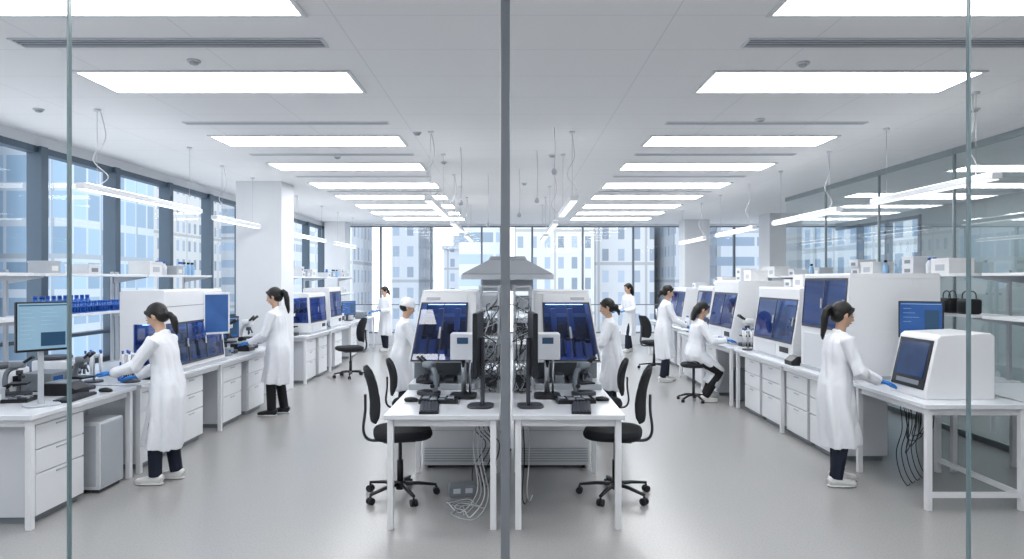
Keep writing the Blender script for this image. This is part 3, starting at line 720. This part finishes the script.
def keyboard(loc,rz,col=BLACK):
    R=thing('keyboard','slim computer keyboard lying on a desk','keyboard',loc,rz,'keyboards')
    mk('keyboard_case',B().prism([(-.07,0),(.07,0),(.07,.022),(-.07,.012)],'y',-.21,.21),col,R,bev=.003)
    q=B()
    for r in range(5):
        for c in range(14): 
            x=.052-r*.026; z=.017+.0012*(2-r); q.box(x-.010,x+.010,-.20+c*.0287,-.20+c*.0287+.024,z-.004,z+.008)
    o=mk('keys',q,DGREY if col is BLACK else WHITE,R); o['kind']='stuff'
def mouse(loc,rz=0):
    R=thing('computer_mouse','small black computer mouse','computer mouse',loc,rz,'computer mice')
    mk('mouse_shell',B().tube([(-.055,0,.014),(-.045,0,.017),(0,0,.02),(.04,0,.015),(.055,0,.010)],[(.012,.008),(.026,.017),(.031,.02),(.027,.015),(.012,.009)],14,side=(0,1,0)),BLACK,R)
    mk('scroll_wheel',B().cyl((.025,-.004,.030),(.025,.004,.030),.007),MGREY,R)
monitor((-3.60,5.24,BT),-.65,'black-framed monitor with pale screen on slim silver stand','pale',.36,.38,.42)
keyboard((-3.56,5.56,BT),.1); mouse((-3.50,5.88,BT))
monitor((3.76,6.28,BT),pi+.95,'black monitor with dark blue software screen','blue',.36,.34,.43)
monitor((-.27,5.22,BT),pi-.08,'black monitor seen edge-on on a table','blue',.40,.48,.24)
monitor((.17,5.22,BT),.08,'black monitor seen edge-on on a table','blue',.40,.48,.24)
keyboard((-.62,5.12,BT),pi+.1); mouse((-.80,5.42,BT)); keyboard((.52,5.12,BT),-.1); mouse((.72,5.45,BT))
monitor((3.55,9.42,BT),pi+.3,'black monitor beside an analyser','blue',.40,.33,.25)
monitor((-3.9,9.35,BT),-.4,'black monitor on a lab bench','blue',.42,.3,.16)
monitor((-3.85,16.1,BT),-.4,'black monitor near the far windows','blue'); monitor((3.8,15.45,BT),pi+.4,'black monitor near the far windows','blue')

def microscope(col=WHITE,lab='binocular laboratory microscope with black fittings'):
    R=thing('microscope',lab,'microscope',(0,0,0),0,'benchtop microscopes')
    mk('microscope_base',B().slab(0,0,0,.05,.28,.20,.5,24,e=.01),DGREY,R)
    mk('arm',B().tube(smooth([(-.10,0,.05),(-.12,0,.18),(-.09,0,.30),(.0,0,.34)]),[(.035,.028)]*19,12,side=(0,1,0)),col,R)
    mk('stage',B().box(-.08,.11,-.09,.09,.14,.16),BLACK,R,bev=.003)
    mk('nosepiece',B().cyl((.02,0,.30),(.02,0,.25),.035).cyl((.02,0,.25),(.02,0,.19),.012).cyl((.045,.02,.26),(.06,.03,.21),.010).cyl((.045,-.02,.26),(.06,-.03,.21),.010),DGREY,R)
    mk('head',B().slab(.0,0,.33,.40,.16,.12,.6,24,e=.012),col,R)
    for s in (-1,1): mk('eyepiece',B().tube([(.05,s*.03,.38),(.12,s*.033,.43),(.15,s*.034,.45)],[.016,.016,.02],12),BLACK,R)
    mk('focus_knob',B().cyl((-.10,-.06,.12),(-.10,.06,.12),.025),BLACK,R)
    return R
MS=microscope(MGREY,'grey binocular laboratory microscope on a bench'); MS.location=(-3.80,6.04,BT); MS.rotation_euler=(0,0,-.3); MS.scale=(.72,)*3
MS2=microscope(); MS2.location=(-3.75,8.95,BT)
clone(MS,(-4.10,5.66,BT),.4)
for l,r in (((-3.75,9.68,BT),-.4),((3.45,9.95,BT),pi),((-3.85,11.85,BT),0),((3.35,11.5,BT),pi)):
    clone(MS2,l,r)
clone(MS,(-.70,5.74,BT),pi*.8,scale=.7); clone(MS,(.60,5.72,BT),.4,scale=.7)
def dispenser(loc,rz):
    R=thing('dispensing_unit','white dispensing head on a black column and base','laboratory instrument',loc,rz,'dispensing units')
    mk('dispenser_base',B().slab(0,0,0,.03,.22,.22,.4,24,e=.006),BLACK,R)
    mk('column',B().cyl((0,.05,.03),(0,.05,.34),.022).cyl((.05,.05,.03),(.05,.05,.34),.01),STEEL,R)
    mk('dispenser_head',B().box(-.10,.10,-.10,.10,.32,.53),WHITE,R,bev=.006)
    mk('nozzle',B().cyl((0,-.03,.32),(0,-.03,.25),.02,.008),BLACK,R)
    mk('small_display',B().box(-.045,.045,-.104,-.101,.45,.50),SCRD,R)
    return R
D1=dispenser((-.40,5.62,BT),0); clone(D1,(.29,5.62,BT),0)
def wedge(loc,rz,lab,s=1):
    R=thing('benchtop_analyser',lab,'laboratory instrument',loc,rz,scale=s)
    mk('housing',B().prism([(0,0),(.70,0),(.70,.07),(.58,.62),(.54,.65),(.04,.67),(0,.64)],'y',-.33,.33),WHITE,R,bev=.012)
    p1=V((.70,.09)); p2=V((.585,.60)); d=p2-p1; n=V((d.y,-d.x)).normalized()
    def q(a,b,o,t,y0,y1): 
        A=p1+d*a+n*o; C=p1+d*b+n*o; return B().prism([tuple(A),tuple(C),tuple(C+n*t),tuple(A+n*t)],'y',y0,y1)
    mk('screen_bezel',q(.0,.98,-.004,.012,-.29,.29),BLACK,R,bev=.003)
    mk('touchscreen',q(.22,.92,.0085,.003,-.25,.25),DWIN,R)
    mk('screen_buttons',q(.07,.16,.0085,.003,-.20,.20),MGREY,R)
    mk('seam',B().box(.05,.66,-.332,-.3305,.10,.106),LGREY,R)
    return R
wedge((3.89,5.76,BT),pi,'white wedge-shaped analyser with slanted dark touchscreen',.80)
def tower(loc,rz,lab,mat=MGREY):
    R=thing('computer_tower',lab,'computer tower',loc,rz)
    mk('case',B().box(-.25,.25,-.11,.11,.015,.47),mat,R,bev=.008)
    mk('front_bezel',B().box(.251,.262,-.10,.10,.03,.46),DGREY,R,bev=.003)
    q=B()
    for i in range(8): q.box(.263,.266,-.07,.07,.08+i*.03,.09+i*.03)
    mk('grille',q,LGREY,R)
    for x in (-.2,.2): mk('foot',B().box(x-.02,x+.02,-.1,.1,0,.0145),BLACK,R)
tower((3.55,10.2,0),pi,'dark grey computer tower under a bench',MGREY)
R=thing('equipment_case','pale grey floor cabinet box standing under a bench','cabinet',(-3.66,5.90,0))
mk('case',B().box(-.22,.20,-.17,.17,.03,.60),WHITE2,R,bev=.008)
mk('door',B().box(.2005,.212,-.155,.155,.05,.58),LGREY,R,bev=.003)
mk('side_panel',B().box(-.19,.17,-.175,-.1705,.06,.57),LGREY,R,bev=.002)
for x in (-.17,.15): mk('foot',B().box(x-.03,x+.03,-.15,.15,0,.0295),DGREY,R)
def louver(x0,x1):
    R=thing('power_unit','white louvred power cabinet under an instrument table','power unit',((x0+x1)/2,6.75,0),0,'louvred floor units'); a=(x1-x0)/2
    mk('case',B().box(-a,a,-.25,.25,.03,.46),WHITE,R,bev=.01)
    for i in range(6): mk('louvre',B().box(-a*.92,a*.92,-.258,-.2505,.07+i*.024,.078+i*.024),LGREY,R)
    mk('lid_line',B().box(-a*.96,a*.96,-.254,-.2505,.36,.364),LGREY,R)
    for sx in (-1,1):
        for yy in (-.2,.2): mk('foot',B().cyl((sx*a*.8,yy,0),(sx*a*.8,yy,.03),.02),BLACK,R)
louver(-.86,-.15); louver(.06,.75)
random.seed(11)
def bundle(lab,lst,r=.0045):
    R=thing('cable_bundle',lab,'cables',(0,0,0))
    for pts,m in lst: mk('cable',B().tube(smooth(pts),r,6),m,R)
L=[]
for i in range(4):
    x=-.20-.03*i; yy=5.1+.05*i; j=random.uniform
    L.append(([(x,yy+.3,.74),(x-.03*j(.5,2),yy+.2,.45),(x+.02,yy+.1,.15),(x-.08*j(.4,1.5),yy,.008),(x-.18*j(.6,1.5),yy+.1+.04*i,.008),(x-.22,yy+.22,.008),(x-.14*j(.5,2),yy+.32,.008),(x-.02,yy+.25,.008)],CABLEW if i%2 else LGREY))
for i in range(4): 
    x=-.16-.04*i; L.append(([(x,6.05,.74),(x-.05,6.0,.5),(x+.05,6.02,.35),(x-.02*i,6.0,.15),(x-.06,5.9,.008)],BLACK))
bundle('white and black cables hanging from the table onto floor',L); L=[]
for i in range(2):
    x=.08+.04*i; yy=5.2+.07*i
    L.append(([(x,yy+.3,.74),(x+.02,yy+.25,.4),(x,yy+.2,.12),(x+.02,yy+.25,.008),(x+.05,yy+.4,.008)],CABLEW if i else BLACK))
bundle('two cables dropping from the table to the floor',L); L=[]
for i in range(10):
    x=3.38+.045*i; yy=5.95+.04*i; j=random.uniform
    L.append(([(x,yy,.74),(x+j(-.04,.04),yy,.55),(x+j(-.05,.05),yy,.38),(x+.04,yy+.02,.25+.02*i),(x+.10,yy,.42),(x+.12,yy,.60),(x+.14,yy,.74)] if i%2 else [(x,yy,.74),(x+.02,yy,.5),(x-.03,yy,.3),(x,yy,.12),(x+.06,yy,.008),(x+.12,yy+.05,.008)],BLACK))
bundle('tangle of black cables under a lab table',L,.004)
R=thing('power_box','small grey floor power socket box','socket box',(-.42,5.72,0),.2)
mk('box',B().box(-.11,.11,-.07,.07,0,.09),MGREY,R,bev=.008)
for x in (-.05,.05): mk('socket',B().box(x-.03,x+.03,-.074,-.0705,.03,.07),WHITE2,R)
def centrifuge():
    R=thing('centrifuge','compact white benchtop centrifuge with dark lid','centrifuge',(0,0,0),0,'small bench equipment')
    mk('body',B().slab(0,0,0,.20,.34,.32,.45,28,e=.015),WHITE2,R)
    mk('lid',B().slab(-.02,0,.201,.235,.27,.28,.7,28,e=.012),DGREY,R)
    mk('control_panel',B().box(.1705,.175,-.10,.10,.05,.14),BLACK,R)
    mk('knob',B().cyl((.175,.05,.09),(.19,.05,.09),.016),LGREY,R)
    return R
def controlbox():
    R=thing('control_unit','grey bench control unit with small blue display','laboratory instrument',(0,0,0),0,'small bench equipment')
    mk('case',B().box(-.13,.13,-.15,.15,.01,.16),MGREY,R,bev=.006)
    mk('small_display',B().box(.1305,.134,-.12,.0,.07,.13),SCRB,R)
    for i in range(3): mk('knob',B().cyl((.1305,.03+i*.04,.06),(.145,.03+i*.04,.06),.012),BLACK,R)
    mk('foot_rail',B().box(-.10,.10,-.13,.13,0,.0095),BLACK,R)
    return R
def pipettes():
    R=thing('pipette_stand','round pipette stand holding blue-topped pipettes','pipette stand',(0,0,0),0,'small bench equipment')
    mk('stand_base',B().cyl((0,0,0),(0,0,.018),.08,n=24),DGREY,R); mk('stand_pole',B().cyl((0,0,.018),(0,0,.30),.008),STEEL,R); mk('carousel',B().cyl((0,0,.255),(0,0,.27),.055,n=20),WHITE2,R)
    for i in range(5):
        a=2*pi*i/5; x,y=.068*math.cos(a),.068*math.sin(a)
        mk('pipette',B().tube([(x,y,.05),(x,y,.14),(x,y,.15),(x,y,.27)],[.003,.007,.012,.014],8).tube([(x,y,.27),(x,y,.30)],[.008,.011],8,mi=1),[WHITE,BLUECAP],R)
    return R
def stirrer():
    R=thing('heating_block','low black heating block with metal top plate','laboratory instrument',(0,0,0),0,'small bench equipment')
    mk('case',B().prism([(-.12,0),(.14,0),(.14,.05),(.08,.10),(-.12,.10)],'y',-.10,.10),BLACK,R,bev=.004)
    mk('top_plate',B().box(-.11,.06,-.09,.09,.1005,.112),STEEL,R,bev=.002)
    return R
CE=centrifuge(); CB=controlbox(); PI=pipettes(); ST=stirrer()
CE.location=(-4.45,5.95,BT); CB.location=(-4.10,6.03,BT); PI.location=(-3.95,6.45,BT); ST.location=(-3.78,5.78,BT)
for p,l,r in ((CE,(-4.45,5.50,BT),.1),(CB,(-4.35,5.12,BT),-.5),(PI,(-3.60,6.45,BT),0),(ST,(-3.62,6.70,BT),0),(CE,(-4.4,6.60,BT),0),
   (CE,(-4.35,8.75,BT),0),(CB,(-4.3,9.15,BT),0),(ST,(-3.68,9.30,BT),0),(PI,(-4.0,9.0,BT),0),(CE,(-4.3,9.6,BT),0),(CB,(-3.7,13.25,BT),0),(CE,(-4.15,13.35,BT),0),
   (CB,(-3.85,14.72,BT),0),(CE,(-4.0,15.5,BT),0),(CE,(-4.0,16.6,BT),0),(CB,(-3.8,17.1,BT),0),
   (PI,(3.25,9.4,BT),0),(ST,(3.28,7.77,BT),pi),(CE,(4.05,9.45,BT),pi),(CB,(3.98,9.9,BT),pi),(CE,(3.9,11.50,BT),pi),(PI,(3.3,12.62,BT),0),
   (CE,(3.6,13.42,BT),pi),(CB,(3.6,14.95,BT),pi),(CE,(3.65,15.95,BT),pi),(PI,(3.5,16.3,BT),0)):
    clone(p,l,r)
for l in ((-4.38,8.48,BT),(-3.66,8.70,BT)): clone(CB,l,0,scale=.6)

# ---------------------------------------------------------------- shelving and items
S1,S2=1.86,1.46
def shelf_unit(xc,y0,y1,lab,sg=-1,z=BT):
    R=thing('shelf_unit',lab,'shelf unit',(xc,(y0+y1)/2,z),0,'bench shelving units'); c=(y1-y0)/2
    for h in (S1,S2): mk('shelf_board',B().box(-.19,.19,-c,c,h-z-.028,h-z),WHITE,R,bev=.002)
    for yy in (-c+.03,c-.03):
        xu=sg*.205
        mk('upright',B().box(xu-.014,xu+.014,yy-.018,yy+.018,0,S1-z+.03),LGREY,R)
        for h in (S1,S2):
            mk('bracket',B().prism([(sg*.19,h-z-.029),(-sg*.15,h-z-.029),(-sg*.15,h-z-.04),(sg*.19,h-z-.10)],'y',yy-.004,yy+.004),LGREY,R)
for y0,y1 in ((4.9,6.18),(6.34,8.1),(8.14,9.86)): shelf_unit(-4.52,y0,y1,'two-tier white shelf unit above the window bench')
for y0,y1 in ((11.7,13.3),(13.34,14.96)): shelf_unit(-4.34,y0,y1,'two-tier white shelf unit above the window bench')
shelf_unit(-4.34,15.4,17.9,'two-tier white shelf unit near the far windows')
for y0,y1 in ((5.32,6.38),(6.54,8.0),(8.04,9.56),(9.72,11.2),(11.24,12.66)): shelf_unit(4.58,y0,y1,'two-tier white shelf unit beside a glass partition',1)
def bottle(cap,liq,lab):
    R=thing('reagent_bottle',lab,'bottle',(0,0,-50),0,'reagent bottles on shelves')
    mk('bottle_body',B().tube([(0,0,0),(0,0,.01),(0,0,.11),(0,0,.135),(0,0,.15)],[.032,.036,.036,.020,.016],14),liq,R)
    mk('bottle_cap',B().cyl((0,0,.15),(0,0,.178),.020,n=14),cap,R)
    return R
BA=bottle(BLUECAP,WHITE2,'white reagent bottle with blue cap'); BB=bottle(BLUECAP,BLUELIQ,'blue liquid-filled bottle with blue cap'); BC=bottle(BLACK,LBLUE,'pale blue bottle with black cap')
def boxthing(w,d,h,mat,tape,lab):
    R=thing('storage_box',lab,'storage box',(0,0,-50),0,'boxes on shelves')
    mk('box_body',B().box(-d/2,d/2,-w/2,w/2,0,h*.82),mat,R,bev=.003)
    mk('box_lid',B().box(-d/2-.004,d/2+.004,-w/2-.004,w/2+.004,h*.82,h),mat,R,bev=.003)
    for s in (-1,1): mk('label_patch',B().box(s*(d/2+.002)-.001,s*(d/2+.002)+.001,-w*.25,w*.25,h*.2,h*.6),tape,R)
    return R
X1=boxthing(.30,.26,.16,CARD,LGREY,'white lidded carton with grey label'); X2=boxthing(.22,.24,.10,WHITE2,MGREY,'low white plastic storage box'); X3=boxthing(.18,.2,.12,LGREY,CARD,'small grey storage box with lid')
def rackbox():
    R=thing('tube_rack','blue test tube rack with rows of capped tubes','tube rack',(0,0,-50),0,'blue tube racks')
    mk('rack_frame',B().box(-.06,.06,-.12,.12,0,.01).box(-.06,.06,-.12,.12,.06,.068).box(-.06,.06,-.12,-.115,.01,.06).box(-.06,.06,.115,.12,.01,.06),BLUECAP,R)
    for i in range(2):
        for j in range(5):
            x=-.03+i*.06; yv=-.09+j*.045; mk('test_tube',B().cyl((x,yv,.011),(x,yv,.10),.010,n=8).cyl((x,yv,.10),(x,yv,.118),.012,n=8,mi=1),[BLUELIQ,BLUECAP],R)
    return R
TR=rackbox()
random.seed(21)
protos=[BA,BB,BC]
def fill(xc,y0,y1,z,dens,boxes=True):
    y=y0+.06
    while y<y1-.35:
        r=random.random()
        if boxes and r<.42:
            p,w=random.choice(((X1,.30),(X2,.22),(X3,.18),(X1,.30)))
            clone(p,(xc+random.uniform(-.03,.03),y+w/2,z)); 
            if p is X2 and random.random()<.5: clone(X2,(xc,y+w/2,z+.1005))
            y+=w+.05
        elif r<.42+dens:
            p=random.choice(protos)
            for q in range(random.randint(1,4)):
                clone(p,(xc+random.uniform(-.04,.04),y+.04,z)); y+=.085
        else: y+=random.uniform(.1,.25)
clone(X2,(-4.52,5.5,S1)); clone(X3,(-4.52,6.6,S1)); clone(X2,(-4.52,7.2,S1)); fill(-4.52,8.2,9.8,S1,.2)
fill(-4.52,5.0,6.1,S2,.4,False); fill(-4.52,8.2,9.8,S2,.3)
for y in (6.60,6.85,7.10,7.35,7.6): clone(TR,(-4.42,y,S2))
for y in (6.55,6.64,6.73,6.82,6.91,7.0,7.09,7.18,7.27,7.36): clone(BB,(-4.58,y,S2))
fill(-4.34,11.8,13.2,S1,.3); fill(-4.34,13.4,14.9,S1,.3); fill(-4.34,15.5,17.8,S1,.3); fill(-4.34,15.5,17.8,S2,.3)
clone(X1,(4.58,7.1,S1)); clone(BA,(4.55,7.35,S1)); clone(BA,(4.55,7.44,S1)); clone(X2,(4.58,7.7,S1)); clone(X2,(4.58,7.7,S1+.1005))
fill(4.58,8.1,9.5,S1,.3); fill(4.58,9.8,11.1,S1,.3); fill(4.58,11.3,12.6,S1,.3)
fill(4.58,8.1,9.5,S2,.4)
def bag(loc):
    R=thing('black_bag','small black bag with looped handles on a shelf','bag',loc,0,'black bags on the shelf')
    mk('bag_body',B().slab(0,0,0,.15,.16,.20,.5,24,e=.02),BLACK,R)
    for s in (-1,1): mk('bag_handle',B().tube(smooth([(s*.03,-.06,.14),(s*.03,-.05,.20),(s*.03,0,.225),(s*.03,.05,.20),(s*.03,.06,.14)]),.006,6),DGREY,R)
bag((4.50,6.72,S2)); bag((4.50,7.02,S2))
for p,l in ((X1,(3.75,8.25,BT+.871)),(X1,(3.75,8.65,BT+.871)),(X2,(3.75,9.0,BT+.871)),(X1,(3.75,10.5,BT+.951)),(X2,(3.75,10.95,BT+.951)),(X2,(3.75,10.95,BT+1.052)),(X1,(3.75,11.9,BT+.851)),(X3,(3.75,12.3,BT+.851))): clone(p,l)
for l in ((-4.3,17.0,BT),(4.3,13.45,BT),(4.2,15.15,BT),(4.2,16.2,BT)): clone(X1,l); clone(X2,(l[0],l[1],BT+.1605))
BA.location=(-3.6,6.58,BT); BB.location=(-3.75,6.56,BT); BC.location=(3.75,9.72,BT); X1.location=(-4.05,17.7,BT); X2.location=(3.9,14.2,BT+.801); X3.location=(-4.10,5.30,BT); TR.location=(-4.42,7.88,S2)
def tray(loc,rz,lab='flat black instrument tray with labware'):
    R=thing('labware_tray',lab,'labware tray',loc,rz,'labware trays')
    mk('tray',B().box(-.15,.15,-.1,.1,0,.012).box(-.15,.15,-.1,-.094,.012,.03).box(-.15,.15,.094,.1,.012,.03).box(-.15,-.144,-.094,.094,.012,.03).box(.144,.15,-.094,.094,.012,.03),BLACK,R)
    for i in range(4):
        for j in range(3): mk('well_block',B().box(-.13+i*.066,-.08+i*.066,-.08+j*.056,-.04+j*.056,.013,.035),[DGREY,LGREY,MGREY][(i+j)%3],R)
    return R
T1=tray((-.58,5.42,BT),0); clone(T1,(.50,5.42,BT),.1); clone(T1,(-3.98,5.44,BT),.2)

# ---------------------------------------------------------------- city outside
F1=facade('facade_pale',(.75,.76,.77),(.21,.27,.35),2.5,3.2,(.25,.75),(.2,.8))  # facade colours, lightened somewhat to put distant haze into the paint
F1b=facade('facade_beige',(.70,.70,.68),(.24,.29,.35),1.7,2.6,(.3,.72),(.22,.78))
F2=facade('facade_glass',(.62,.68,.74),(.25,.35,.45),2.2,3.4,(.07,.93),(.14,.90))
F3=facade('facade_grey',(.57,.60,.64),(.23,.28,.34),1.9,2.8,(.3,.75),(.25,.75))
F4=facade('facade_white',(.82,.83,.85),(.35,.40,.47),2.2,3.0,(.3,.7),(.2,.75))
F5=facade('facade_ribbon',(.73,.76,.80),(.32,.39,.47),6.0,2.9,(.03,.97),(.35,.80))
def building(x0,x1,y0,y1,zt,m,lab):
    R=thing('building',lab,'building',((x0+x1)/2,(y0+y1)/2,-30)); a,c=(x1-x0)/2,(y1-y0)/2; h=zt+30
    mk('facade',B().box(-a,a,-c,c,0,h),m,R)
    mk('cornice',B().box(-a-.4,a+.4,-c-.4,c+.4,h,h+.7),WHITE2,R)
    mk('roof_plant',B().box(-a*.5,a*.3,-c*.4,c*.4,h+.7,h+3.2),LGREY,R)
building(-80,-46,28,61,50,F1,'pale stone tower with rows of blue windows')
building(-70,-42,65,80,60,F2,'tall blue glass office tower')
building(-70,-46,86,108,24,F1b,'beige stone office block')
building(-60,-38,116,135,50,F5,'pale high-rise with ribbon windows')
building(-24.5,-20.5,88,100,20,F4,'white apartment tower with small windows')
building(-16.2,-12.6,92,110,26,F3,'slim grey high-rise tower')
building(-14,-8.5,140,160,8,F4,'low white building in the distance')
building(-7.0,-1.6,90,110,32,F5,'pale tower with ribbon windows')
building(.4,10.4,86,105,30,F1b,'broad beige tower with dense windows')
building(11.6,19.8,95,112,9.5,F4,'white classical building with cornice')
building(21.0,25.5,88,112,28,F3,'grey high-rise with small windows')
building(30,46,100,120,18,F5,'pale office block in the distance')
building(32,60,48,78,26,F1,'pale stone tower beyond the side windows')
g=solo('street_ground',B().box(-200,200,21,260,-31,-30),M('asphalt',(.5,.51,.53),.9),'grey street level far below the windows','ground')

# ---------------------------------------------------------------- world, camera
w=bpy.data.worlds.new('w'); SC.world=w; w.use_nodes=True; nt=w.node_tree; bg=nt.nodes['Background']
tc=nd(nt,'ShaderNodeTexCoord'); sp=nd(nt,'ShaderNodeSeparateXYZ'); nt.links.new(tc.outputs['Generated'],sp.inputs[0])
cc=mixc(nt,mth(nt,'MAXIMUM',sp.outputs[2],0.0),(.94,.97,1.0),(.78,.88,1.0)); nt.links.new(cc,bg.inputs[0]); bg.inputs[1].default_value=2.25
cam=bpy.data.cameras.new('camera'); co=bpy.data.objects.new('camera',cam); COL.objects.link(co)
co.location=(0,0,1.8); co.rotation_euler=(pi/2,0,0); cam.lens=24; cam.sensor_width=36; cam.clip_end=600; cam.clip_start=.05
SC.camera=co
SC.view_settings.view_transform='Standard'; SC.view_settings.look='None'; SC.view_settings.exposure=0; SC.view_settings.gamma=.93
